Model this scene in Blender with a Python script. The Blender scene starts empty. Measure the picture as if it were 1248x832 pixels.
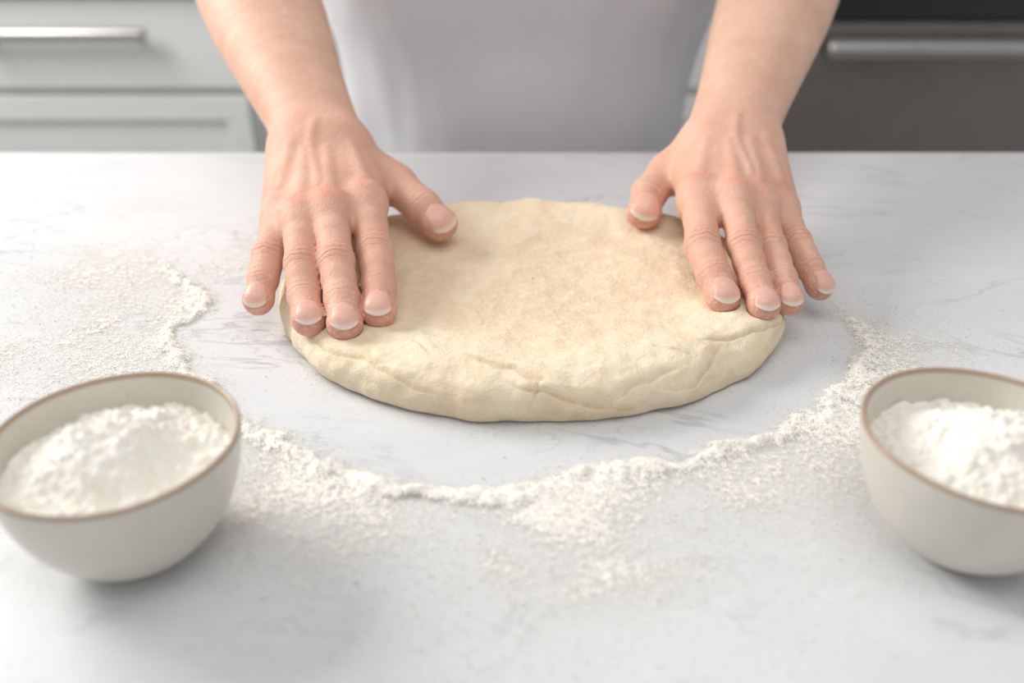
import bpy, math, time
import numpy as np
from mathutils import Vector
T0=time.time()
ZC=0.9            # counter top height (world); all layout below is relative to the counter surface
F32=np.float32
rng=np.random.default_rng(7)

# ------------------------------------------------------------------ helpers
def link(o):
    bpy.context.scene.collection.objects.link(o); return o
def empty(name,loc=(0,0,0)):
    o=bpy.data.objects.new(name,None); o.location=loc; o.empty_display_size=.05; return link(o)
def mesh_np(name,V,Fq,mat=None,parent=None,smooth=True,attrs=None,zoff=ZC):
    V=np.asarray(V,dtype=F32).copy(); V[:,2]+=zoff
    Fq=np.asarray(Fq,dtype=np.int32); n=Fq.shape[1]
    me=bpy.data.meshes.new(name)
    me.vertices.add(len(V)); me.vertices.foreach_set('co',V.ravel())
    me.loops.add(Fq.size); me.loops.foreach_set('vertex_index',Fq.ravel())
    me.polygons.add(len(Fq)); me.polygons.foreach_set('loop_start',np.arange(0,Fq.size,n,dtype=np.int32))
    me.polygons.foreach_set('loop_total',np.full(len(Fq),n,dtype=np.int32))
    me.update(calc_edges=True); me.validate()
    me.polygons.foreach_set('use_smooth',np.full(len(me.polygons),smooth))
    for k,a in (attrs or {}).items():
        at=me.attributes.new(k,'FLOAT','POINT'); at.data.foreach_set('value',np.ascontiguousarray(a,dtype=F32))
    if mat: me.materials.append(mat)
    o=link(bpy.data.objects.new(name,me))
    if parent: o.parent=parent
    return o
def box(name,x0,x1,y0,y1,z0,z1,mat,parent=None,bevel=0.003,zoff=ZC):
    V=[(x,y,z) for x in(x0,x1) for y in(y0,y1) for z in(z0,z1)]
    Fq=[(0,1,3,2),(4,6,7,5),(0,4,5,1),(2,3,7,6),(0,2,6,4),(1,5,7,3)]
    o=mesh_np(name,V,Fq,mat,parent,smooth=False,zoff=zoff)
    if bevel:
        m=o.modifiers.new('bev','BEVEL'); m.width=bevel; m.segments=3
    return o
_perm=rng.permutation(256).astype(np.int32); _perm=np.concatenate([_perm,_perm,_perm])
_g=rng.normal(size=(256,3)).astype(F32); _g/=np.linalg.norm(_g,axis=1,keepdims=True)
def noise(P,freq=1.0,off=0.0):
    Q=(np.asarray(P,dtype=np.float64)*freq+off+100.37)
    I=np.floor(Q).astype(np.int64); f=(Q-I).astype(F32); I&=255
    u=f*f*f*(f*(f*6-15)+10)
    res=0
    for dx in(0,1):
        wx=u[:,0] if dx else 1-u[:,0]
        for dy in(0,1):
            wy=u[:,1] if dy else 1-u[:,1]
            for dz in(0,1):
                wz=u[:,2] if dz else 1-u[:,2]
                h=_perm[_perm[_perm[(I[:,0]+dx)&255]+((I[:,1]+dy)&255)]+((I[:,2]+dz)&255)]
                g=_g[h]
                res=res+wx*wy*wz*(g[:,0]*(f[:,0]-dx)+g[:,1]*(f[:,1]-dy)+g[:,2]*(f[:,2]-dz))
    return res*1.6
def fbm(P,freq,oct=3,off=0.0):
    r=0;a=1
    for i in range(oct): r=r+a*noise(P,freq*2**i,off+17*i); a*=.5
    return r
def sstep(a,b,x):
    t=np.clip((x-a)/(b-a),0,1); return t*t*(3-2*t)

# ------------------------------------------------------------------ SDF engine
class Body:
    def __init__(s): s.g=[]
    def group(s,k,kind,ko=None): s.g.append(dict(k=k,ko=ko or k,kind=kind,p=[])); return s.g[-1]['p']
    def cull(s,c,rad):
        B=Body(); B.kj=s.kj
        for g in s.g:
            pp=[]
            for (a,b,ra,rb) in g['p']:
                ba=b-a; h=np.clip(np.dot(c-a,ba)/max(np.dot(ba,ba),1e-12),0,1)
                if np.linalg.norm(c-a-ba*h)<rad+max(ra,rb)+.03: pp.append((a,b,ra,rb))
            if pp: B.g.append(dict(k=g['k'],ko=g['ko'],kind=g['kind'],p=pp))
        return B
    def f(s,P):
        main=np.full(len(P),.06,F32); fing=np.full(len(P),.06,F32)
        for g in s.g:
            d=None
            for (a,b,ra,rb) in g['p']:
                a=a.astype(F32); ba=(b-a).astype(F32)
                pa=P-a; h=np.clip(pa@ba/max(float(ba@ba),1e-10),0,1)
                q=pa-h[:,None]*ba
                e=np.sqrt(np.einsum('ij,ij->i',q,q))-(ra+(rb-ra)*h)
                d=e if d is None else smin(d,e,g['k'])
            if g['kind']=='finger': fing=np.minimum(fing,d)
            else: main=smin(main,d,g['ko'])
        return smin(main,fing,s.kj)
def smin(a,b,k):
    h=np.maximum(k-np.abs(a-b),0)/k
    return np.minimum(a,b)-h*h*k*.25
def V3(*a): return np.array(a,dtype=np.float64)

def surface_nets(body,lo,hi,vx):
    lo=np.array(lo,float); hi=np.array(hi,float)
    n=np.ceil((hi-lo)/vx).astype(int)+1
    vals=np.full(n,.05,F32); B=24
    ax=[lo[i]+np.arange(n[i])*vx for i in range(3)]
    for i in range(0,n[0],B):
        for j in range(0,n[1],B):
            for k in range(0,n[2],B):
                xs,ys,zs=ax[0][i:i+B],ax[1][j:j+B],ax[2][k:k+B]
                c=np.array([xs.mean(),ys.mean(),zs.mean()])
                rad=.5*math.sqrt((xs[-1]-xs[0])**2+(ys[-1]-ys[0])**2+(zs[-1]-zs[0])**2)
                Bc=body.cull(c,rad)
                if not Bc.g: continue
                v=Bc.f(c[None].astype(F32))[0]
                if abs(v)>rad+.02:
                    vals[i:i+B,j:j+B,k:k+B]=v; continue
                X,Y,Z=np.meshgrid(xs,ys,zs,indexing='ij')
                P=np.stack([X.ravel(),Y.ravel(),Z.ravel()],1).astype(F32)
                vals[i:i+B,j:j+B,k:k+B]=Bc.f(P).reshape(X.shape)
    ins=vals<0
    c=ins[:-1,:-1,:-1].astype(np.int8)
    for dx in(0,1):
        for dy in(0,1):
            for dz in(0,1):
                if dx+dy+dz: c=c+ins[dx:n[0]-1+dx,dy:n[1]-1+dy,dz:n[2]-1+dz]
    act=(c>0)&(c<8)
    ijk=np.argwhere(act); N=len(ijk)
    idx=np.full(act.shape,-1,np.int32); idx[act]=np.arange(N)
    cor=[(a,b,d) for a in(0,1) for b in(0,1) for d in(0,1)]
    cv=np.stack([vals[ijk[:,0]+a,ijk[:,1]+b,ijk[:,2]+d] for a,b,d in cor],1)
    acc=np.zeros((N,3)); cnt=np.zeros(N)
    for p in range(8):
        for q in range(p+1,8):
            A=np.array(cor[p]);Bq=np.array(cor[q])
            if np.abs(A-Bq).sum()!=1: continue
            m=(cv[:,p]<0)!=(cv[:,q]<0)
            t=cv[m,p]/(cv[m,p]-cv[m,q])
            acc[m]+=A+(Bq-A)*t[:,None]; cnt[m]+=1
    V=lo+(ijk+acc/cnt[:,None])*vx
    quads=[]
    for axis in range(3):
        o1,o2=[(1,2),(2,0),(0,1)][axis]
        s0=[slice(1,n[a]-1) for a in range(3)]; s1=list(s0)
        s0[axis]=slice(0,n[axis]-1); s1[axis]=slice(1,n[axis])
        a=ins[tuple(s0)]; b=ins[tuple(s1)]
        e=np.argwhere(a!=b); off=np.ones(3,int); off[axis]=0
        g=e+off
        flip=~ins[g[:,0],g[:,1],g[:,2]]
        def cell(d1,d2):
            h=g.copy(); h[:,o1]-=d1; h[:,o2]-=d2
            return idx[h[:,0],h[:,1],h[:,2]]
        Q=np.stack([cell(1,1),cell(0,1),cell(0,0),cell(1,0)],1)
        Q[flip]=Q[flip][:,::-1]
        quads.append(Q)
    Q=np.concatenate(quads); Q=Q[(Q>=0).all(1)]
    E=np.concatenate([Q[:,[0,1]],Q[:,[1,2]],Q[:,[2,3]],Q[:,[3,0]]])
    for lam in (.5,-.45,.5):
        S=np.zeros_like(V)
        for a in range(3):
            S[:,a]=np.bincount(E[:,0],V[E[:,1],a],len(V))+np.bincount(E[:,1],V[E[:,0],a],len(V))
        C=np.bincount(E[:,0],minlength=len(V))+np.bincount(E[:,1],minlength=len(V))
        V=V+lam*(S/np.maximum(C,1)[:,None]-V)
    return V,Q

# ------------------------------------------------------------------ materials
def new_mat(name):
    m=bpy.data.materials.new(name); m.use_nodes=True
    nt=m.node_tree; b=nt.nodes['Principled BSDF']; return m,nt,b
def nd(nt,t,**kw):
    n=nt.nodes.new(t)
    for k,v in kw.items():
        if k in n.inputs: n.inputs[k].default_value=v
        else: setattr(n,k,v)
    return n
def L(nt,a,b): nt.links.new(a,b)
def ramp(nt,fac,stops):
    r=nt.nodes.new('ShaderNodeValToRGB'); e=r.color_ramp.elements
    while len(e)<len(stops): e.new(.5)
    for i,(p,c) in enumerate(stops): e[i].position=p; e[i].color=(*c,1)
    L(nt,fac,r.inputs[0]); return r.outputs[0]
def mixc(nt,fac,a,b):
    m=nt.nodes.new('ShaderNodeMix'); m.data_type='RGBA'
    for s,v in ((m.inputs[0],fac),(m.inputs[6],a),(m.inputs[7],b)):
        if hasattr(v,'links'): L(nt,v,s)
        elif isinstance(v,(int,float)): s.default_value=v
        else: s.default_value=(*v,1)
    return m.outputs[2]
def math_(nt,op,a,b=None,c=None):
    m=nt.nodes.new('ShaderNodeMath'); m.operation=op
    for i,v in enumerate((a,b,c)):
        if v is None: continue
        if hasattr(v,'links'): L(nt,v,m.inputs[i])
        else: m.inputs[i].default_value=v
    return m.outputs[0]
def mrange(nt,v,a,b,c=0.,d=1.):
    m=nt.nodes.new('ShaderNodeMapRange'); L(nt,v,m.inputs[0])
    for i,x in enumerate((a,b,c,d)): m.inputs[i+1].default_value=x
    return m.outputs[0]
def attr(nt,name):
    a=nt.nodes.new('ShaderNodeAttribute'); a.attribute_name=name; return a.outputs['Fac']
def objco(nt): return nt.nodes.new('ShaderNodeTexCoord').outputs['Object']
def noi(nt,scale,detail=3,rough=.5,dist=0,co=None):
    n=nd(nt,'ShaderNodeTexNoise',Scale=scale,Detail=detail,Roughness=rough,Distortion=dist)
    L(nt,co or objco(nt),n.inputs['Vector']); return n.outputs[0]
def bump(nt,h,strength,dist,b,prev=None):
    n=nd(nt,'ShaderNodeBump',Strength=strength,Distance=dist); L(nt,h,n.inputs['Height'])
    if prev is not None: L(nt,prev,n.inputs['Normal'])
    L(nt,n.outputs[0],b.inputs['Normal']); return n.outputs[0]
def simple(name,col,rough=.5,metal=0,bumpscale=None,bd=.0005,var=.03):
    m,nt,b=new_mat(name)
    n=noi(nt,bumpscale or 40,3)
    c=mixc(nt,n,tuple(x*(1-var) for x in col),tuple(min(1,x*(1+var)) for x in col)); L(nt,c,b.inputs['Base Color'])
    b.inputs['Roughness'].default_value=rough; b.inputs['Metallic'].default_value=metal
    if bumpscale: bump(nt,n,.3,bd,b)
    return m

def mat_skin():
    m,nt,b=new_mat('skin')
    red=attr(nt,'red'); flour=attr(nt,'flour'); wr=attr(nt,'wr'); ws=attr(nt,'ws')
    n1=noi(nt,38,4,.65); n2=noi(nt,260,3,.6); n5=noi(nt,110,3,.7)
    base=mixc(nt,mrange(nt,n1,.3,.7),(.64,.38,.27),(.73,.475,.36))
    rr=math_(nt,'MULTIPLY',red,mrange(nt,n5,.25,.75,.55,1.25))
    c=mixc(nt,math_(nt,'MINIMUM',rr,1.0),base,(.64,.225,.16))
    ph=math_(nt,'SINE',math_(nt,'MULTIPLY_ADD',ws,2*math.pi/.0038,math_(nt,'MULTIPLY',noi(nt,150,3,.6),10.0)))
    cr=math_(nt,'MULTIPLY',math_(nt,'POWER',math_(nt,'MULTIPLY_ADD',ph,.5,.5),4.0),wr)
    c=mixc(nt,math_(nt,'MULTIPLY',cr,.30),c,(.42,.16,.11))
    n3=noi(nt,420,4,.75)
    s=mrange(nt,math_(nt,'ADD',math_(nt,'MULTIPLY',flour,.34),n3),.68,.98)
    c=mixc(nt,math_(nt,'MULTIPLY',s,.60),c,(.86,.78,.72))
    L(nt,c,b.inputs['Base Color'])
    b.inputs['Roughness'].default_value=.58
    b.inputs['Specular IOR Level'].default_value=.28
    b.inputs['Subsurface Weight'].default_value=.07
    b.inputs['Subsurface Radius'].default_value=(1,.35,.2); b.inputs['Subsurface Scale'].default_value=.003
    vor=nd(nt,'ShaderNodeTexVoronoi',Scale=650.0); L(nt,objco(nt),vor.inputs['Vector'])
    p=bump(nt,math_(nt,'MULTIPLY',cr,-1.0),.75,.0007,b)
    p=bump(nt,vor.outputs[0],.45,.00035,b,p)
    p=bump(nt,n5,.25,.0012,b,p)
    bump(nt,n2,.45,.0007,b,p)
    return m
def mat_nail():
    m,nt,b=new_mat('fingernail')
    v=attr(nt,'nv')
    c=ramp(nt,v,[(0,(.72,.44,.36)),(.2,(.72,.39,.31)),(.82,(.73,.42,.34)),(.91,(.78,.60,.52)),(1,(.84,.74,.67))])
    n3=noi(nt,520,3,.7); c=mixc(nt,math_(nt,'MULTIPLY',mrange(nt,n3,.52,.72),.30),c,(.84,.74,.68))
    L(nt,c,b.inputs['Base Color']); b.inputs['Roughness'].default_value=.38
    b.inputs['Specular IOR Level'].default_value=.35
    return m
def mat_dough():
    m,nt,b=new_mat('raw_dough')
    n1=noi(nt,22,4,.6); n2=noi(nt,95,6,.75); n4=noi(nt,700,3,.7)
    c=mixc(nt,mrange(nt,n1,.3,.7),(.79,.63,.43),(.845,.715,.53))
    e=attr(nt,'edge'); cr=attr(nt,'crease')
    c=mixc(nt,math_(nt,'MULTIPLY',math_(nt,'SUBTRACT',1.0,e),.60),c,(.76,.57,.38))
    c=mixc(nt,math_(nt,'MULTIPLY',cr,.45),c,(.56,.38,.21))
    s=mrange(nt,math_(nt,'ADD',math_(nt,'MULTIPLY',n2,.65),math_(nt,'MULTIPLY',n4,.40)),.49,.67)
    c=mixc(nt,math_(nt,'MULTIPLY',s,.50),c,(.90,.84,.73))
    L(nt,c,b.inputs['Base Color'])
    b.inputs['Roughness'].default_value=.85; b.inputs['Specular IOR Level'].default_value=.12
    b.inputs['Subsurface Weight'].default_value=.05; b.inputs['Subsurface Scale'].default_value=.004
    b.inputs['Subsurface Radius'].default_value=(1,.7,.4)
    p=bump(nt,n2,.7,.0026,b); bump(nt,n4,.5,.0007,b,p)
    return m
def mat_flour(alpha):
    m,nt,b=new_mat('flour_dust' if alpha else 'flour')
    n=noi(nt,900,3,.7); n2=noi(nt,250,3,.6)
    c=mixc(nt,n2,(.86,.82,.735),(.915,.885,.82)); L(nt,c,b.inputs['Base Color'])
    b.inputs['Roughness'].default_value=.95; b.inputs['Specular IOR Level'].default_value=.1
    p=bump(nt,n,.7,.0008,b); bump(nt,n2,.4,.0010,b,p)
    if alpha:
        d=attr(nt,'flour_amt')
        nn=math_(nt,'ADD',math_(nt,'MULTIPLY',noi(nt,1300,2,.6),.5),math_(nt,'MULTIPLY',noi(nt,280,4,.75),.5))
        th=math_(nt,'MULTIPLY_ADD',d,-.31,.645)
        a=mrange(nt,math_(nt,'SUBTRACT',nn,th),-.02,.07)
        film=math_(nt,'MULTIPLY',math_(nt,'POWER',d,1.1),.58)
        a=math_(nt,'MINIMUM',math_(nt,'MAXIMUM',a,film),1.0)
        L(nt,a,b.inputs['Alpha'])
    return m
def mat_marble():
    m,nt,b=new_mat('white_marble')
    co=objco(nt)
    mp=nd(nt,'ShaderNodeMapping'); L(nt,co,mp.inputs[0]); mp.inputs['Rotation'].default_value=(0,0,.6); mp.inputs['Scale'].default_value=(1,2.4,1)
    def vein(sc,dist,wd,psc,p0,p1):
        w=noi(nt,sc,5,.6,dist,mp.outputs[0]); v=math_(nt,'ABSOLUTE',math_(nt,'SUBTRACT',w,.5))
        return math_(nt,'MULTIPLY',mrange(nt,v,0,wd,1,0),mrange(nt,noi(nt,psc,3,.5,0,co),p0,p1))
    v1=vein(2.6,.9,.011,8,.44,.64); v2=vein(8,.6,.012,16,.50,.68); v3=vein(3.4,.7,.05,5,.45,.65)
    cloud=noi(nt,3.2,5,.6,.5,mp.outputs[0])
    c=mixc(nt,mrange(nt,cloud,.3,.7),(.62,.623,.635),(.70,.70,.708))
    c=mixc(nt,math_(nt,'MULTIPLY',v3,.20),c,(.48,.485,.505))
    c=mixc(nt,math_(nt,'MULTIPLY',v1,.55),c,(.32,.325,.355))
    c=mixc(nt,math_(nt,'MULTIPLY',v2,.45),c,(.34,.345,.38))
    L(nt,c,b.inputs['Base Color']); b.inputs['Roughness'].default_value=.36
    b.inputs['Specular IOR Level'].default_value=.32
    return m
def mat_ceramic():
    m,nt,b=new_mat('glazed_stoneware')
    rim=attr(nt,'rim'); n=noi(nt,60,3); sp=noi(nt,620,2,.6)
    c=mixc(nt,n,(.60,.565,.495),(.67,.635,.565))
    c=mixc(nt,math_(nt,'MULTIPLY',mrange(nt,sp,.66,.72),.5),c,(.40,.31,.22))
    c=mixc(nt,rim,c,(.38,.27,.19))
    L(nt,c,b.inputs['Base Color']); b.inputs['Roughness'].default_value=.30
    bump(nt,noi(nt,35,2),.15,.001,b)
    return m
def mat_shirt():
    m,nt,b=new_mat('grey_cotton_knit')
    n=noi(nt,14,4,.6); c=mixc(nt,n,(.57,.56,.585),(.63,.62,.645)); L(nt,c,b.inputs['Base Color'])
    b.inputs['Roughness'].default_value=.9; b.inputs['Sheen Weight'].default_value=.2
    w=nd(nt,'ShaderNodeTexWave',Scale=260.0,Distortion=.5); L(nt,objco(nt),w.inputs['Vector'])
    bump(nt,w.outputs[1],.2,.0006,b)
    return m
SKIN=mat_skin(); NAIL=mat_nail(); DOUGH=mat_dough(); FLOUR=mat_flour(False); DUST=mat_flour(True)
MARBLE=mat_marble(); CERAM=mat_ceramic(); SHIRT=mat_shirt()

# ------------------------------------------------------------------ HANDS + ARMS
HL=dict(sg=-1,
 wrist=V3(-.1322,.6123,.070), fmid=V3(-.1680,.690,.100), fup=V3(-.2071,.783,.135), elbow=V3(-.234,.846,.163), sho=V3(-.195,.985,.42),
 fw=(.0300,.0315,.0385,.0490,.0470),
 idx=[V3(-.0915,.5333,.056),V3(-.0815,.4914,.0415),V3(-.0760,.4619,.0325),V3(-.0735,.4390,.0285)],
 mid=[V3(-.1112,.5171,.057),V3(-.1009,.4715,.0435),V3(-.0944,.4457,.033),V3(-.0900,.4255,.028)],
 rin=[V3(-.1290,.5137,.053),V3(-.1217,.4745,.0405),V3(-.1171,.4536,.031),V3(-.1110,.4330,.0265)],
 pin=[V3(-.1450,.5300,.047),V3(-.1470,.4966,.035),V3(-.1472,.4807,.028),V3(-.1475,.4660,.0215)],
 thu=[V3(-.1130,.6050,.056),V3(-.0790,.5861,.048),V3(-.0590,.5610,.041),V3(-.0470,.5500,.034)],
 rs=dict(idx=1.03,mid=1.01,rin=.97,pin=.93,thu=1.12))
HR=dict(sg=1,
 wrist=V3(.1526,.620,.070), fmid=V3(.1840,.700,.101), fup=V3(.2186,.783,.135), elbow=V3(.243,.846,.163), sho=V3(.211,.985,.42),
 fw=(.0310,.0325,.0375,.0480,.0460),
 idx=[V3(.1187,.5440,.056),V3(.1141,.4966,.0425),V3(.1173,.4728,.034),V3(.1200,.4560,.0285)],
 mid=[V3(.1391,.5337,.058),V3(.1375,.4921,.0445),V3(.1395,.4663,.034),V3(.1408,.4460,.0285)],
 rin=[V3(.1561,.5354,.053),V3(.1560,.4999,.0405),V3(.1570,.4725,.032),V3(.1575,.4560,.0265)],
 pin=[V3(.1725,.5447,.047),V3(.1763,.5141,.037),V3(.1800,.4956,.029),V3(.1845,.4840,.0215)],
 thu=[V3(.1330,.6180,.056),V3(.1085,.6080,.048),V3(.0940,.5870,.041),V3(.0892,.5715,.033)],
 rs=dict(idx=1.03,mid=.94,rin=.89,pin=.86,thu=1.10))
FN=('idx','mid','rin','pin')
UP=V3(0,0,1)
def build_hand_body(h):
    B=Body(); B.kj=.006
    sg=h['sg']; t=-sg; w=h['wrist']; side=V3(1,0,0)*t
    d=h['fup']-w; d/=np.linalg.norm(d); s=np.cross(d,UP); s/=np.linalg.norm(s)
    pts=[w-d*.012,w+d*.025,h['fmid'],h['fup'],h['elbow']]
    thick=[.0195,.0215,.0290,.0380,.0420]
    tt=np.array([0,.037,.104,.205,.275]); ts=np.linspace(0,.275,14)
    def sm(arr):
        arr=np.array(arr,float); co=np.polyfit(tt,arr,3 if arr.ndim==1 else 2)
        return np.polyval(co,ts) if arr.ndim==1 else np.stack([np.polyval(co[:,i],ts) for i in range(arr.shape[1])],1)
    PT=sm(pts); HW=sm(h['fw']); TH=sm(thick)
    for q in (-1,1):
        fa=B.group(.0002,'main',ko=.020)
        for i in range(len(ts)-1):
            fa.append((PT[i]+s*q*(HW[i]-TH[i]),PT[i+1]+s*q*(HW[i+1]-TH[i+1]),TH[i],TH[i+1]))
    fa=B.group(.01,'main',ko=.02); fa.append((h['elbow'],h['sho'],.040,.046))
    pm=B.group(.014,'main')
    wspread={'idx':.016,'mid':.005,'rin':-.007,'pin':-.016}
    for n in FN:
        m=h[n][0]; base=w+side*wspread[n]+V3(0,-.010,-.002)
        rm={'idx':.0125,'mid':.0125,'rin':.0120,'pin':.0115}[n]
        pm.append((base,m+V3(0,0,-.0035),.0165,rm))
        pm.append((base+V3(0,0,-.010),m+V3(0,.012,-.014),.014,.009))
    th=h['thu']
    pm.append((w+side*.010+V3(0,-.012,-.010),th[0]*.35+th[1]*.65+V3(0,0,-.004),.0185,.0140))
    pm.append((th[1]*.7+th[0]*.3,h['idx'][0]*.75+w*.25+V3(0,0,-.006),.0110,.0100))
    pm.append((w-side*.014+V3(0,-.015,-.012),h['pin'][0]+V3(0,.012,-.010),.0165,.0130))
    wb=B.group(.006,'main')
    for a,b in (('idx','mid'),('mid','rin'),('rin','pin')):
        pa=h[a][0]*.66+h[a][1]*.34; pb=h[b][0]*.66+h[b][1]*.34
        q0=(h[a][0]+h[b][0])/2+V3(0,0,-.003); wb.append((q0,(pa+pb)/2+V3(0,.001,-.0035),.0095,.0062))
    kn=B.group(.007,'main')
    for n in FN:
        m=h[n][0]; kn.append((m+V3(0,.001,.0003),m+V3(0,-.004,-.002),.0112*h['rs'][n]+.0003,.0106*h['rs'][n]))
    kn.append((w-side*.018+V3(0,.022,.0085),w-side*.018+V3(0,.028,.0095),.0095,.0090))
    for n in FN:
        g=B.group(.0030,'finger'); r=h['rs'][n]; a,b,c,e=h[n]
        mb=b*.5+a*.5
        g.append((a,mb,.0109*r,.0100*r)); g.append((mb,b,.0100*r,.0103*r))
        mc=b*.5+c*.5
        g.append((b,mc,.0104*r,.0095*r)); g.append((mc,c,.0095*r,.0096*r))
        g.append((c,e,.0096*r,.0080*r))
        dd=(e-c)/np.linalg.norm(e-c)
        g.append((c*.35+e*.65+V3(0,0,-.0020),e+dd*.0008+V3(0,0,-.0014),.0080*r,.0074*r))
        sd=np.cross(dd,UP); sd/=np.linalg.norm(sd)
        g.append((e+sd*.0020-dd*.001,e-sd*.0020-dd*.001,.0076*r,.0076*r))
    g=B.group(.0045,'finger'); r=h['rs']['thu']
    g.append((th[0],th[1],.0145*r,.0122*r)); g.append((th[1],th[2],.0118*r,.0106*r))
    dd=(th[3]-th[2])/np.linalg.norm(th[3]-th[2]); sd=np.cross(dd,UP); sd/=np.linalg.norm(sd)
    g.append((th[2],th[3],.0106*r,.0088*r)); g.append((th[3]+sd*.0028,th[3]-sd*.0028,.0083*r,.0083*r))
    # soft extensor tendons and one faint vein laid on the real skin surface
    def onskin(P):
        P=np.array(P,float); lo=np.full(len(P),.03); hi=np.full(len(P),.16)
        for _ in range(20):
            m=(lo+hi)/2; Q=P.copy(); Q[:,2]=m; f=B.f(Q.astype(F32)); lo=np.where(f<0,m,lo); hi=np.where(f<0,hi,m)
        P[:,2]=lo; return P
    paths=[]
    for n in FN:
        m=h[n][0]; b0=w+side*wspread[n]*.8
        u=np.linspace(.08,.52,7)[:,None]; paths.append((onskin(m*(1-u)+b0*u+V3(0,.004,0)),.0034,.0018,(-.0028,-.0027)))
    def between(a,b,wv,ph):
        u=np.linspace(.15,.8,12)[:,None]; m0=(h[a][0]+h[b][0])/2; b0=w+side*(wspread[a]+wspread[b])*.45
        q=m0*(1-u)+b0*u; q[:,0]+=wv*np.sin(u[:,0]*7+ph); return onskin(q)
    paths.append((between('mid','rin',.0030,.5),.0013,.0012,(-.0013,-.0015)))
    g1=B.group(.0004,'main',ko=.0048)
    for P,r0,r1,dz in paths:
        nP=len(P)-1
        for i in range(nP):
            f0=i/nP; f1=(i+1)/nP
            g1.append((P[i]+V3(0,0,dz[0]+(dz[1]-dz[0])*f0),P[i+1]+V3(0,0,dz[0]+(dz[1]-dz[0])*f1),r0+(r1-r0)*f0,r0+(r1-r0)*f1))
    return B
def gauss(x,s): return np.exp(-(x/s)**2)
def hand_attrs(h,V):
    N=len(V); fl=np.zeros(N); wr=np.zeros(N); ws=np.zeros(N)
    red=.24*sstep(.70,.54,V[:,1])
    for n in FN+('thu',):
        a,b,c,e=h[n]
        if n!='thu':
            D=np.linalg.norm(V-(a+V3(0,.002,.011)),axis=1); red=np.maximum(red,.66*gauss(D,.0110))
        D=np.linalg.norm(V-(b+V3(0,0,.008)),axis=1); red=np.maximum(red,.45*gauss(D,.011))
        D=np.linalg.norm(V-e,axis=1); red=np.maximum(red,.62*gauss(D,.022)); fl=np.maximum(fl,.72*gauss(D,.024))
        segs=[(b,a,c,.0065,.8),(c,b,e,.0036,.5)] if n!='thu' else [(c,b,e,.0060,.7)]
        for (j,p,q,sg,am) in segs:
            ax=(q-p)/np.linalg.norm(q-p); s=(V-j)@ax
            rad=np.linalg.norm(V-j-np.outer(s,ax),axis=1)
            m=am*gauss(s,sg)*(rad<.016)*sstep(-.1,.7,(V[:,2]-j[2])/np.maximum(rad,1e-4))
            u=m>wr; wr=np.where(u,m,wr); ws=np.where(u,s,ws)
    fl=np.maximum(fl,.32*gauss(np.abs(V[:,1]-.50),.07))
    return dict(red=red,flour=fl,wr=wr,ws=ws)
def nail(h,n,B,parent,name):
    c,e=h[n][2],h[n][3]; d=(e-c)/np.linalg.norm(e-c)
    up=UP-d*np.dot(UP,d)
    if n=='thu': up=up/np.linalg.norm(up)+V3(.15*h['sg'],-.35,0)
    up=up-d*np.dot(up,d); up/=np.linalg.norm(up); sd=np.cross(d,up)
    r=h['rs'][n]
    o=e-d*.0040*r
    nu,nv=25,33; nvv=[]
    a0,a1=math.radians(-26),math.radians(74); ph=math.radians(45 if n!='thu' else 48)
    pts=[];off=[]
    for w in np.linspace(-1,1,nv):
        for u in np.linspace(-1,1,nu):
            wid=1.0-.42*max(0,(-w-.45)/.55)**2.2-.22*max(0,(w-.6)/.4)**2.2
            w2=w*(1-.20*u*u) if w>0 else w*(1-.24*u*u)
            al=(a0+a1)/2+(a1-a0)/2*w2; f=ph*u*wid
            pts.append(up*math.cos(al)*math.cos(f)+sd*math.sin(f)+d*math.sin(al)*math.cos(f))
            rim=max(abs(u),abs(w) if w<0 else 0)
            of=.00032 if rim<.9 else -.0004
            if w>.85: of=.00050 if rim<.9 else .0001
            off.append(of); nvv.append((w+1)/2)
    D=np.array(pts); lo=np.full(len(D),.003); hi=np.full(len(D),.018)
    for _ in range(18):
        m=(lo+hi)/2; f=B.f((o+D*m[:,None]).astype(F32)); lo=np.where(f<0,m,lo); hi=np.where(f<0,hi,m)
    P=o+D*(lo+np.array(off))[:,None]
    Q=[(j*nu+i,j*nu+i+1,(j+1)*nu+i+1,(j+1)*nu+i) for j in range(nv-1) for i in range(nu-1)]
    ob=mesh_np(name,P,Q,NAIL,parent,attrs=dict(nv=nvv))
    m=ob.modifiers.new('sol','SOLIDIFY'); m.thickness=.0005; m.offset=0
    return ob
person=empty('person')
for h,nm in ((HL,'right'),(HR,'left')):
    B=build_hand_body(h)
    allp=np.array([q for g in B.g for p in g['p'] for q in p[:2]])
    Vh,Qh=surface_nets(B,allp.min(0)-.05,allp.max(0)+.05,.0013)
    mesh_np('arm_and_hand_'+nm,Vh,Qh,SKIN,person,attrs=hand_attrs(h,Vh))
    for n in FN+('thu',): nail(h,n,B,person,'fingernail_%s_%s'%(nm,n))

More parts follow.
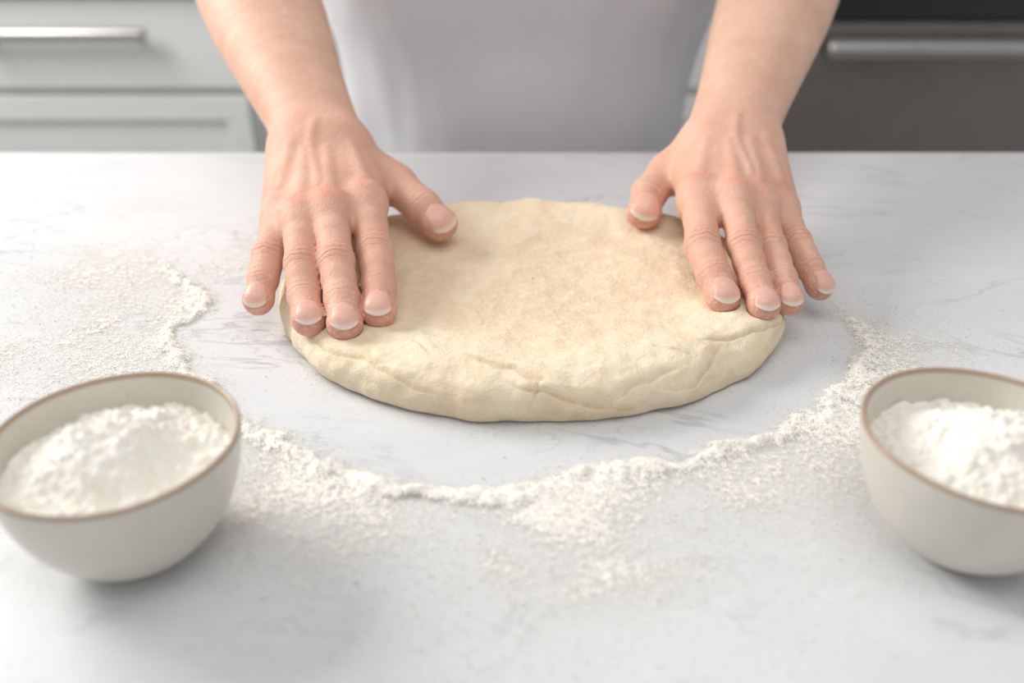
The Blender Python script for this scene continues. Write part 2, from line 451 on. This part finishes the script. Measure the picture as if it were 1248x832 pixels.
# ------------------------------------------------------------------ torso, head, legs
def body_part(name,prims,k,mat,vx,ys=1.0,yc=0,disp=None):
    B=Body(); B.kj=.001
    g=B.group(k,'main')
    for a,b,ra,rb in prims: g.append((V3(a[0],(a[1]-yc)*ys,a[2]),V3(b[0],(b[1]-yc)*ys,b[2]),ra,rb))
    allp=np.array([q for p in g for q in p[:2]]); R=max(max(p[2:]) for p in g)+.03
    V,Q=surface_nets(B,allp.min(0)-R,allp.max(0)+R,vx)
    V[:,1]=V[:,1]/ys+yc
    if disp is not None: V=disp(V)
    return mesh_np(name,V,Q,mat,person)
def shirtdisp(V):
    n=fbm(V*np.array([1,1,.55]),6,2); n2=fbm(V*np.array([1,1,.35]),16,2,5.)
    c=np.array([.008,.99,0]); r=V-c; r[:,2]=0; r/=np.maximum(np.linalg.norm(r,axis=1),1e-6)[:,None]
    return V+r*(n*.011+n2*.0045)[:,None]
X=.008
body_part('t_shirt_torso',[((X-.055,.99,-.02),(X-.065,.995,.16),.120,.135),((X+.055,.99,-.02),(X+.065,.995,.16),.120,.135),
    ((X-.065,.995,.16),(X-.06,1.0,.36),.135,.120),((X+.065,.995,.16),(X+.06,1.0,.36),.135,.120),
    ((X-.12,1.0,.42),(X+.12,1.0,.42),.070,.070),
    ((X-.045,.99,-.02),(X-.05,.99,-.12),.12,.125),((X+.045,.99,-.02),(X+.05,.99,-.12),.12,.125)],.06,SHIRT,.006,1.25,.99,disp=shirtdisp)
for h,nm in ((HL,'right'),(HR,'left')):
    s,e=h['sho'],h['elbow']; m=s*.55+e*.45
    body_part('t_shirt_sleeve_'+nm,[((s[0]*.9,1.0,.42),tuple(s),.066,.064),(tuple(s),tuple(m),.064,.058)],.03,SHIRT,.006)
JEANS=simple('dark_denim',(.07,.09,.14),.9,0,200)
body_part('trousers',[((X-.08,.99,-.10),(X-.10,1.0,-.45),.105,.070),((X-.10,1.0,-.45),(X-.11,1.03,-.84),.068,.055),
    ((X+.08,.99,-.10),(X+.10,1.0,-.45),.105,.070),((X+.10,1.0,-.45),(X+.11,1.03,-.84),.068,.055)],.04,JEANS,.010)
body_part('shoes',[((X-.11,1.04,-.86),(X-.12,.89,-.873),.038,.027),((X+.11,1.04,-.86),(X+.12,.89,-.873),.038,.027)],.01,simple('shoe_leather',(.6,.6,.6),.6),.006)
def plain_attrs(o,red=0.):
    for k in('red','flour','wr','ws'):
        a=o.data.attributes.new(k,'FLOAT','POINT'); a.data.foreach_set('value',np.full(len(o.data.vertices),red if k=='red' else 0.,F32))
hd=body_part('head',[((X,1.01,.44),(X,.985,.58),.052,.050),((X,.975,.66),(X,.965,.69),.082,.084),((X,.93,.63),(X,.905,.58),.060,.030),
    ((X,.885,.655),(X,.868,.625),.010,.014),((X-.083,.975,.66),(X-.086,.98,.635),.012,.009),((X+.083,.975,.66),(X+.086,.98,.635),.012,.009),
    ((X-.02,.882,.597),(X+.02,.882,.597),.008,.008)],.022,SKIN,.005)
plain_attrs(hd,.15)
HAIR=simple('brown_hair',(.10,.055,.03),.6,0,300)
body_part('hair',[((X,1.00,.70),(X,.965,.715),.090,.086),((X-.05,1.0,.66),(X+.05,1.0,.66),.055,.055),((X,1.075,.70),(X,1.10,.70),.035,.035)],.03,HAIR,.006)
EYE=simple('eye_lash_line',(.05,.03,.02),.4)
body_part('eyes',[((X-.043,.893,.668),(X-.024,.889,.668),.004,.004),((X+.043,.893,.668),(X+.024,.889,.668),.004,.004)],.002,EYE,.0025)

# ------------------------------------------------------------------ DOUGH
DC=(.013,.5035); RX,RY=.1550,.1350
def dough():
    nr,nt=230,1440
    prof_e=np.array([.010,.004,.0010,.0,.0015,.006,.013,.024,.038,.060,.090,.135])
    prof_z=np.array([.0,.0005,.004,.0095,.0160,.0210,.0240,.0248,.0230,.0198,.0182,.0175])*.95
    t=np.concatenate([[0],np.cumsum(np.hypot(np.diff(prof_e),np.diff(prof_z)))])
    s=np.linspace(0,t[-1],nr)
    e=np.interp(s,t,prof_e); z=np.interp(s,t,prof_z)
    ker=np.hanning(13); ker/=ker.sum()
    e=np.convolve(np.pad(e,6,'edge'),ker,'valid'); z=np.convolve(np.pad(z,6,'edge'),ker,'valid')
    th=np.linspace(0,2*np.pi,nt,endpoint=False)
    S,TH=np.meshgrid(np.arange(nr),th,indexing='ij'); E=e[S]; Z=z[S]
    ring=np.stack([np.cos(th),np.sin(th),0*th],1)
    lump=fbm(ring,1.8,2,3.)*.0022+fbm(ring,5,2,9.)*.0022
    ryb=np.where(np.sin(th)>0,.1290,RY)
    rad=1/np.sqrt((np.cos(th)/RX)**2+(np.sin(th)/ryb)**2)
    lfall=sstep(.055,.01,E)
    radE=rad[None,:]+lump[None,:]*lfall
    R=np.where(E<.06, radE-E, (rad[None,:]-.06)*(1-(E-.06)/(.135-.06)))
    P=np.stack([(DC[0]+R*np.cos(TH)).ravel(),(DC[1]+R*np.sin(TH)).ravel(),Z.ravel()],1)
    Ef=E.ravel(); THf=TH.ravel()
    rimw=sstep(.075,.018,Ef)*sstep(0,.004,P[:,2])
    P0=P.copy(); P0[:,2]=0
    dz=fbm(P0,13,2,31.)*.0028*rimw+fbm(P0,26,2,2.)*.0018*sstep(0,.012,P[:,2])+fbm(P0,70,3,8.)*.0007*sstep(0,.01,P[:,2])
    P[:,2]+=dz*np.where(P[:,2]>.002,1,0)
    hor=fbm(P,30,3,12.)*.0030*sstep(.03,.004,Ef)*sstep(.0,.006,P[:,2])
    P[:,0]+=np.cos(THf)*hor; P[:,1]+=np.sin(THf)*hor
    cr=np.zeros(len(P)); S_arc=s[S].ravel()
    CR=[(-152,-122,.016,.030,.0014,.004),(-134,-108,.036,.014,.0020,-.003),(-112,-84,.044,.024,.0020,.003),(-99,-64,.032,.008,.0025,-.004),
        (-76,-56,.012,.026,.0015,.003),(-66,-40,.018,.032,.0020,-.004),(-46,-18,.038,.014,.0019,.003),(-28,-8,.014,.022,.0013,.002),
        (-94,-88,.010,.036,.0015,0),(-58,-50,.050,.026,.0014,.002),(-128,-116,.052,.040,.0014,.002)]
    deg=np.degrees(THf); deg=np.where(deg>180,deg-360,deg)
    wob=fbm(np.stack([deg*.06,S_arc*60,0*deg],1),1.0,3,4.)*.0032
    for (a0,a1,i0,i1,dep,bow) in CR:
        u=(deg-a0)/(a1-a0); line=i0+(i1-i0)*u+bow*np.sin(np.pi*np.clip(u,0,1))
        w=sstep(0,.25,u)*sstep(1,.7,u)
        if a1-a0<7:
            line=a0+(a1-a0)*((S_arc-i0)/(i1-i0)); dist=(deg-line)*math.pi/180*.14
            u2=(S_arc-i0)/(i1-i0); w=sstep(0,.2,u2)*sstep(1,.6,u2)
        else: dist=(S_arc-.004-line)
        dist=dist+wob
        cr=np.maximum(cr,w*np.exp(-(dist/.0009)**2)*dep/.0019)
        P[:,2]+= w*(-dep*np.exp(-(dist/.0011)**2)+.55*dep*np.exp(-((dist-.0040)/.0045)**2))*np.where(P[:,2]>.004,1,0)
    P[:,2]=np.maximum(P[:,2],.0003)
    for h in (HL,HR):
        for n in FN+('thu',):
            e_=h[n][3]; D=np.hypot(P[:,0]-e_[0],P[:,1]-e_[1]); lim=e_[2]-.0085*h['rs'][n]+D**2/(.022)
            P[:,2]=np.where((D<.016)&(P[:,2]>lim),np.minimum(P[:,2],lim+.0006),P[:,2])
    i=np.arange(nr-1)[:,None]; j=np.arange(nt)[None,:]; j2=(j+1)%nt
    Q=np.stack([(i*nt+j),(i*nt+j2),((i+1)*nt+j2),((i+1)*nt+j)],-1).reshape(-1,4)
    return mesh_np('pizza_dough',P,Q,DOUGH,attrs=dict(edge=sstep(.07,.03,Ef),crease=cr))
dough()

# ------------------------------------------------------------------ SCATTERED FLOUR
ridge=np.array([(-.310,.560),(-.2793,.5664),(-.2567,.5745),(-.227,.5481),(-.196,.5052),(-.1941,.4835),(-.2015,.4662),(-.1858,.4352),(-.152,.3906),(-.1176,.3563),(-.0857,.3339),(-.0577,.3237),(-.0311,.3191),(-.0088,.3134),(.0133,.3191),(.0443,.3327),(.0798,.3401),(.109,.3497),(.1362,.3631),(.163,.3846),(.1897,.4204),(.2024,.4517),(.2043,.4794),(.2007,.5052),(.205,.525)])
ramp_=np.array([.15,.25,.45,.8,.9,.75,1,1,1.05,1.05,1.05,1.1,1.1,1.2,1.05,1.0,.9,.85,.85,.9,.9,.8,.65,.35,.1])
outw=np.array([.06,.06,.065,.07,.075,.075,.075,.07,.060,.055,.05,.055,.065,.080,.080,.075,.065,.055,.055,.055,.050,.045,.040,.03,.02])
def catmull(P,m=14):
    Pp=np.concatenate([P[:1],P,P[-1:]]); out=[]
    for i in range(1,len(Pp)-2):
        p0,p1,p2,p3=Pp[i-1:i+3]
        for t in np.linspace(0,1,m,endpoint=False):
            out.append(.5*((2*p1)+(-p0+p2)*t+(2*p0-5*p1+4*p2-p3)*t*t+(-p0+3*p1-3*p2+p3)*t**3))
    return np.array(out)
RD=catmull(np.column_stack([ridge,ramp_,outw]))
def flour_fields(xy):
    n=len(xy); best=np.full(n,1e9); bi=np.zeros(n,int)
    for s in range(0,len(RD)):
        d=(xy[:,0]-RD[s,0])**2+(xy[:,1]-RD[s,1])**2
        m=d<best; best=np.where(m,d,best); bi=np.where(m,s,bi)
    d=np.sqrt(best); am=RD[bi,2]; ow=RD[bi,3]
    P3=np.column_stack([xy,np.zeros(n)])
    cx=xy-np.array(DC); rr=np.hypot(cx[:,0],cx[:,1]); rc=RD[bi,:2]-np.array(DC); rq=np.hypot(rc[:,0],rc[:,1])
    sd=np.where(rr<rq,-d,d)
    sd=sd+fbm(P3,28,3,5.)*.006+fbm(P3,110,3,6.)*.0028
    patch=np.clip(.76+fbm(P3,16,4,40.)*.62,.12,1.2)
    core=np.where(sd>0,np.exp(-(sd/.0080)**2),np.exp(-(sd/.0055)**2))*am
    outer=np.where(sd>0,np.exp(-(np.abs(sd)/ow)**1.3),np.exp(-(sd/.009)**2))*patch*np.minimum(am*1.2,1)*.76
    dens=np.maximum(core*.92,outer)
    for (x,y,rx,ry,a) in [(-.262,.455,.060,.065,.58),(-.275,.55,.060,.040,.50),(.025,.272,.060,.028,.54),(.235,.44,.040,.040,.42),(-.225,.42,.045,.045,.50),
                          (-.06,.290,.060,.025,.50),(.10,.315,.065,.032,.50),(-.19,.57,.050,.035,.45),(.19,.36,.045,.045,.45),(-.11,.31,.05,.030,.52)]:
        q=((xy[:,0]-x)/rx)**2+((xy[:,1]-y)/ry)**2
        dens=np.maximum(dens,a*np.exp(-q)*np.clip(.75+fbm(P3,30,3,x*50)*.8,0,1.3))
    q=np.sqrt((cx[:,0]/RX)**2+(cx[:,1]/np.where(cx[:,1]>0,.129,RY))**2); far=sstep(.1,.75,cx[:,1]/RY)
    fringe=np.exp(-((q-1.05)/.09)**2)*far*.82*np.clip(.85+fbm(P3,30,2,77.)*.8,0,1.2)
    dens=np.maximum(dens,fringe)
    near=np.exp(-np.maximum(q-1,0)/.06)*.18*(1-far)*np.clip(.5+fbm(P3,40,2,7.),0,1)
    dens=np.maximum(dens,near)
    h=np.minimum(core,1.1)**1.2*.0026*np.clip(.75+fbm(P3,60,3,60.)*.8,.2,2)+np.clip(dens-.2,0,1)*.0009
    h=h*(1+.30*fbm(P3,260,2,3.))
    return np.clip(dens,0,1.2),np.maximum(h,0),q
def scattered():
    st=.00125; xs=np.arange(-.40,.34,st); ys=np.arange(.20,.72,st)
    Xg,Yg=np.meshgrid(xs,ys,indexing='ij'); xy=np.stack([Xg.ravel(),Yg.ravel()],1)
    dens,h,q=flour_fields(xy)
    V=np.column_stack([xy,h+.0004]); ny=len(ys)
    keep=(dens>.03)&(q>.985); I=np.arange(len(xs)-1)[:,None]*ny+np.arange(ny-1)[None,:]
    Q=np.stack([I,I+ny,I+ny+1,I+1],-1).reshape(-1,4); Q=Q[keep[Q].any(1)]
    u,inv=np.unique(Q.ravel(),return_inverse=True)
    par=empty('scattered_flour')
    mesh_np('flour_dusting',V[u],inv.reshape(-1,4),DUST,par,attrs=dict(flour_amt=dens[u]))
    M=900000; c=np.column_stack([rng.uniform(-.42,.34,M),rng.uniform(.19,.72,M)])
    d2,h2,q2=flour_fields(c)
    ok=(rng.uniform(0,1,M)<np.clip(d2*.42,0,.32))&(q2>.99)
    c=c[ok]; h2=h2[ok]; K=len(c)
    r=rng.uniform(.00016,.00038,K)+(rng.uniform(0,1,K)<.02)*rng.uniform(.0002,.0005,K)
    o=np.array([(1,0,0),(-1,0,0),(0,1,0),(0,-1,0),(0,0,1),(0,0,-1)],float)
    f=np.array([(0,2,4),(2,1,4),(1,3,4),(3,0,4),(2,0,5),(1,2,5),(3,1,5),(0,3,5)])
    ang=rng.uniform(0,6.28,K); ca,sa=np.cos(ang),np.sin(ang)
    vv=o[None]*r[:,None,None]*rng.uniform(.7,1.3,(K,6,1)); vv[:,:,2]*=.6
    x=vv[:,:,0]*ca[:,None]-vv[:,:,1]*sa[:,None]; y=vv[:,:,0]*sa[:,None]+vv[:,:,1]*ca[:,None]
    W=np.stack([x+c[:,0:1],y+c[:,1:2],vv[:,:,2]+(h2+r*.5+.0003)[:,None]],-1).reshape(-1,3)
    FF=(f[None]+6*np.arange(K)[:,None,None]).reshape(-1,3)
    mesh_np('flour_grains',W,FF,FLOUR,par)
scattered()

# ------------------------------------------------------------------ BOWLS
def bowl(cx,cy,R,seed,nm,fl_off,peak):
    par=empty(nm)
    prof=[(0,.0035),(.013,.0035),(.0155,.0005),(.0185,0),(.0215,.0012),(.0265,.0050),(.0330,.0115),(.0390,.0200),(.0435,.0300),(.0465,.0410),(.0482,.0500),(.0487,.0540),
          (.0486,.0556),(.0478,.0562),(.0468,.0556),(.0462,.0535),(.0452,.0450),(.0425,.0330),(.0375,.0225),(.0300,.0135),(.020,.0080),(.010,.0062),(0,.0060)]
    pr=np.array(prof); pr[:,0]*=R/.0487
    C=catmull(pr,5); C=np.vstack([C,pr[-1]]); C[:,0]=np.maximum(C[:,0],0)
    nt=160; th=np.linspace(0,2*np.pi,nt,endpoint=False)
    n=len(C); V=np.zeros((n,nt,3)); w=1+.006*np.sin(2*th+seed)+.003*np.sin(5*th+seed)
    V[:,:,0]=cx+C[:,0:1]*np.cos(th)*w; V[:,:,1]=cy+C[:,0:1]*np.sin(th)*w; V[:,:,2]=C[:,1:2]
    rim=np.repeat(sstep(.0536,.0552,C[:,1])[:,None],nt,1)
    i=np.arange(n-1)[:,None]; j=np.arange(nt)[None,:]; j2=(j+1)%nt
    Q=np.stack([i*nt+j,(i+1)*nt+j,(i+1)*nt+j2,i*nt+j2],-1).reshape(-1,4)[:,::-1]
    mesh_np('stoneware_bowl',V.reshape(-1,3),Q,CERAM,par,attrs=dict(rim=rim.ravel()))
    nr,nt=150,400; s=np.linspace(0,1,nr)[:,None]; th=np.linspace(0,2*np.pi,nt,endpoint=False)[None,:]
    Ri=.0448*R/.0487; x=s*Ri*np.cos(th); y=s*Ri*np.sin(th)
    P3=np.stack([x.ravel()+seed,y.ravel(),np.zeros(nr*nt)],1)
    rr=np.hypot(x-fl_off[0],y-fl_off[1]).ravel()/Ri
    edge=.0390
    z=edge+(peak-edge)*np.exp(-(rr/.62)**2.3)
    z+=fbm(P3,45,3,1.)*.0058*(1-.6*s.repeat(nt,1).ravel())+np.abs(fbm(P3,120,3,11.))*.0030+np.maximum(fbm(P3,380,2,2.),0)*.0012
    V=np.column_stack([x.ravel()+cx,y.ravel()+cy,z])
    i=np.arange(nr-1)[:,None]; j=np.arange(nt)[None,:]; j2=(j+1)%nt
    Q=np.stack([i*nt+j,(i+1)*nt+j,(i+1)*nt+j2,i*nt+j2],-1).reshape(-1,4)
    mesh_np('flour_heap',V,Q,FLOUR,par)
bowl(-.1552,.2850,.0480,1.3,'bowl_of_flour',(-.004,.002),.0590)
bowl(.1870,.2885,.0478,4.1,'bowl_of_flour.001',(.008,.002),.0580)

# ------------------------------------------------------------------ KITCHEN
island=empty('kitchen_island')
box('marble_countertop',-1.3,1.3,-.45,.8035,-.035,0,MARBLE,island,.003)
CAB=simple('painted_cabinet',(.65,.66,.655),.45,0,30,.0002,.01)
box('island_base',-1.25,1.25,-.40,.77,-.90,-.035,CAB,island,.002)
WALL=simple('wall_paint',(.75,.76,.75),.8,0,60)
FLOORM=simple('floor_tile',(.45,.42,.38),.5,0,8)
METAL=simple('brushed_steel',(.46,.445,.43),.38,1.0,90,.0001)
STEEL=simple('stainless_front',(.24,.215,.20),.38,.75,25,.0001,.10)
BLACK=simple('black_glass',(.015,.015,.017),.3)
YB=1.90
def cyl(name,p,q,r,mat,parent):
    p=np.array(p,float); q=np.array(q,float); d=(q-p); Ln=np.linalg.norm(d); d/=Ln
    a=np.cross(d,UP if abs(d[2])<.9 else V3(1,0,0)); a/=np.linalg.norm(a); b=np.cross(d,a)
    n=24; V=[];t=np.linspace(0,2*np.pi,n,endpoint=False)
    rs=[(0,0),(0,r*.8),(.15*r,r*.95),(.4*r,r),(Ln-.4*r,r),(Ln-.15*r,r*.95),(Ln,r*.8),(Ln,0)]
    for s,rr in rs: V+=[p+d*s+(a*math.cos(x)+b*math.sin(x))*rr for x in t]
    Q=[(i*n+j,i*n+(j+1)%n,(i+1)*n+(j+1)%n,(i+1)*n+j) for i in range(len(rs)-1) for j in range(n)]
    return mesh_np(name,V,Q,mat,parent)
def cabinet(nm,x0,x1,handle=True):
    par=empty(nm)
    box('carcass',x0,x1,YB+.02,YB+.60,-.80,-.03,CAB,par,.002)
    box('toe_kick',x0,x1,YB+.07,YB+.55,-.90,-.80,BLACK,par,0)
    z=[(-.222,-.045),(-.50,-.240),(-.79,-.512)]
    for k,(a,b) in enumerate(z):
        if k==0: box('drawer_front_%d'%(k+1),x0+.006,x1-.02,YB,YB+.02,a,b,CAB,par,.002)
        else:
            box('drawer_front_%d'%(k+1),x0+.006,x1-.02,YB+.006,YB+.02,a,b,CAB,par,.002)
            for q,(u0,u1,w0,w1) in enumerate([(x0+.006,x1-.02,b-.05,b),(x0+.006,x1-.02,a,a+.05),(x0+.006,x0+.056,a+.05,b-.05),(x1-.07,x1-.02,a+.05,b-.05)]):
                box('drawer_rail_%d_%d'%(k,q),u0,u1,YB-.004,YB+.006,w0,w1,CAB,par,.002)
        if handle:
            xh1=x1-.20; xh0=max(x0+.12,xh1-.36); zz=(b-.064) if k==0 else (b+a)/2
            cyl('handle_%d'%(k+1),(xh0,YB-.03,zz),(xh1,YB-.03,zz),.0125,METAL,par)
            for xx in (xh0+.03,xh1-.03): cyl('post_%d'%k,(xx,YB-.03,zz),(xx,YB+.004,zz),.007,METAL,par)
cabinet('kitchen_drawer_cabinet',-1.30,-.535)
cabinet('kitchen_drawer_cabinet.001',-.53,.09,True)
cabinet('kitchen_drawer_cabinet.002',.095,.515,False)
ov=empty('dishwasher')
box('body',.52,1.30,YB+.02,YB+.60,-.80,-.03,STEEL,ov,.003)
box('control_panel',.52,1.30,YB-.006,YB+.02,-.085,-.032,BLACK,ov,.002)
box('door',.525,1.295,YB-.01,YB+.02,-.79,-.090,STEEL,ov,.006)
box('toe_kick',.52,1.30,YB+.07,YB+.55,-.90,-.80,BLACK,ov,0)
cyl('door_handle',(.63,YB-.05,-.133),(1.20,YB-.05,-.133),.020,METAL,ov)
for xx in (.67,1.17): cyl('handle_post',(xx,YB-.05,-.133),(xx,YB,-.133),.010,METAL,ov)
ct=empty('back_countertop')
box('slab',-1.30,1.30,YB-.02,YB+.62,-.03,0,MARBLE,ct,.003)
box('backsplash',-1.30,1.30,YB+.60,YB+.62,0,.5,simple('splash_tile',(.8,.8,.78),.3),ct,0)
box('floor',-2.6,2.6,-2.0,2.56,-.95,-.90,FLOORM,None,0)
box('wall_back',-2.6,2.6,2.52,2.60,-.90,1.7,WALL,None,0)
wl=empty('wall_left')
box('wall_below_window',-2.6,-2.5,-2.0,2.52,-.90,.10,WALL,wl,0); box('wall_above_window',-2.6,-2.5,-2.0,2.52,1.5,1.7,WALL,wl,0)
box('wall_pier_back',-2.6,-2.5,2.2,2.52,.10,1.5,WALL,wl,0); box('wall_pier_front',-2.6,-2.5,-2.0,-.3,.10,1.5,WALL,wl,0)
wn=empty('window_1')
for q,(a,b,c,d) in enumerate([(-.3,2.2,.10,.15),(-.3,2.2,1.45,1.5),(-.3,-.25,.15,1.45),(2.15,2.2,.15,1.45),(.92,.97,.15,1.45)]):
    box('frame_%d'%q,-2.57,-2.52,a,b,c,d,CAB,wn,.003)

# ------------------------------------------------------------------ LIGHT
sc=bpy.context.scene
w=bpy.data.worlds.new('sky'); sc.world=w; w.use_nodes=True
bg=w.node_tree.nodes['Background']; bg.inputs[0].default_value=(.96,.98,1.0,1); bg.inputs[1].default_value=.53
def area(name,loc,target,sx,sy,power,col):
    l=bpy.data.lights.new(name,'AREA'); l.shape='RECTANGLE'; l.size=sx; l.size_y=sy; l.energy=power; l.color=col
    o=link(bpy.data.objects.new(name,l)); o.location=loc
    o.rotation_euler=(Vector(target)-Vector(loc)).to_track_quat('-Z','Y').to_euler(); return o
area('window_daylight',(-1.6,1.20,1.95),(0,.5,.9),1.0,.9,44,(1,.985,.955))
area('added_overhead_fill',(.1,.0,2.5),(.0,.4,.9),1.2,1.0,10,(1,.98,.95))  # added unseen fill lamp overhead, brightens the foreground; no fixture modelled
# ------------------------------------------------------------------ CAMERA
cam=bpy.data.cameras.new('camera'); co=link(bpy.data.objects.new('camera',cam)); sc.camera=co
co.location=(0,0,ZC+.263); co.rotation_euler=(math.radians(60),0,0)
cam.sensor_width=36; cam.lens=1100/1248*36; cam.clip_start=.01
cam.dof.use_dof=True; cam.dof.focus_distance=.50; cam.dof.aperture_fstop=3.9
sc.view_settings.view_transform='Standard'; sc.view_settings.look='None'
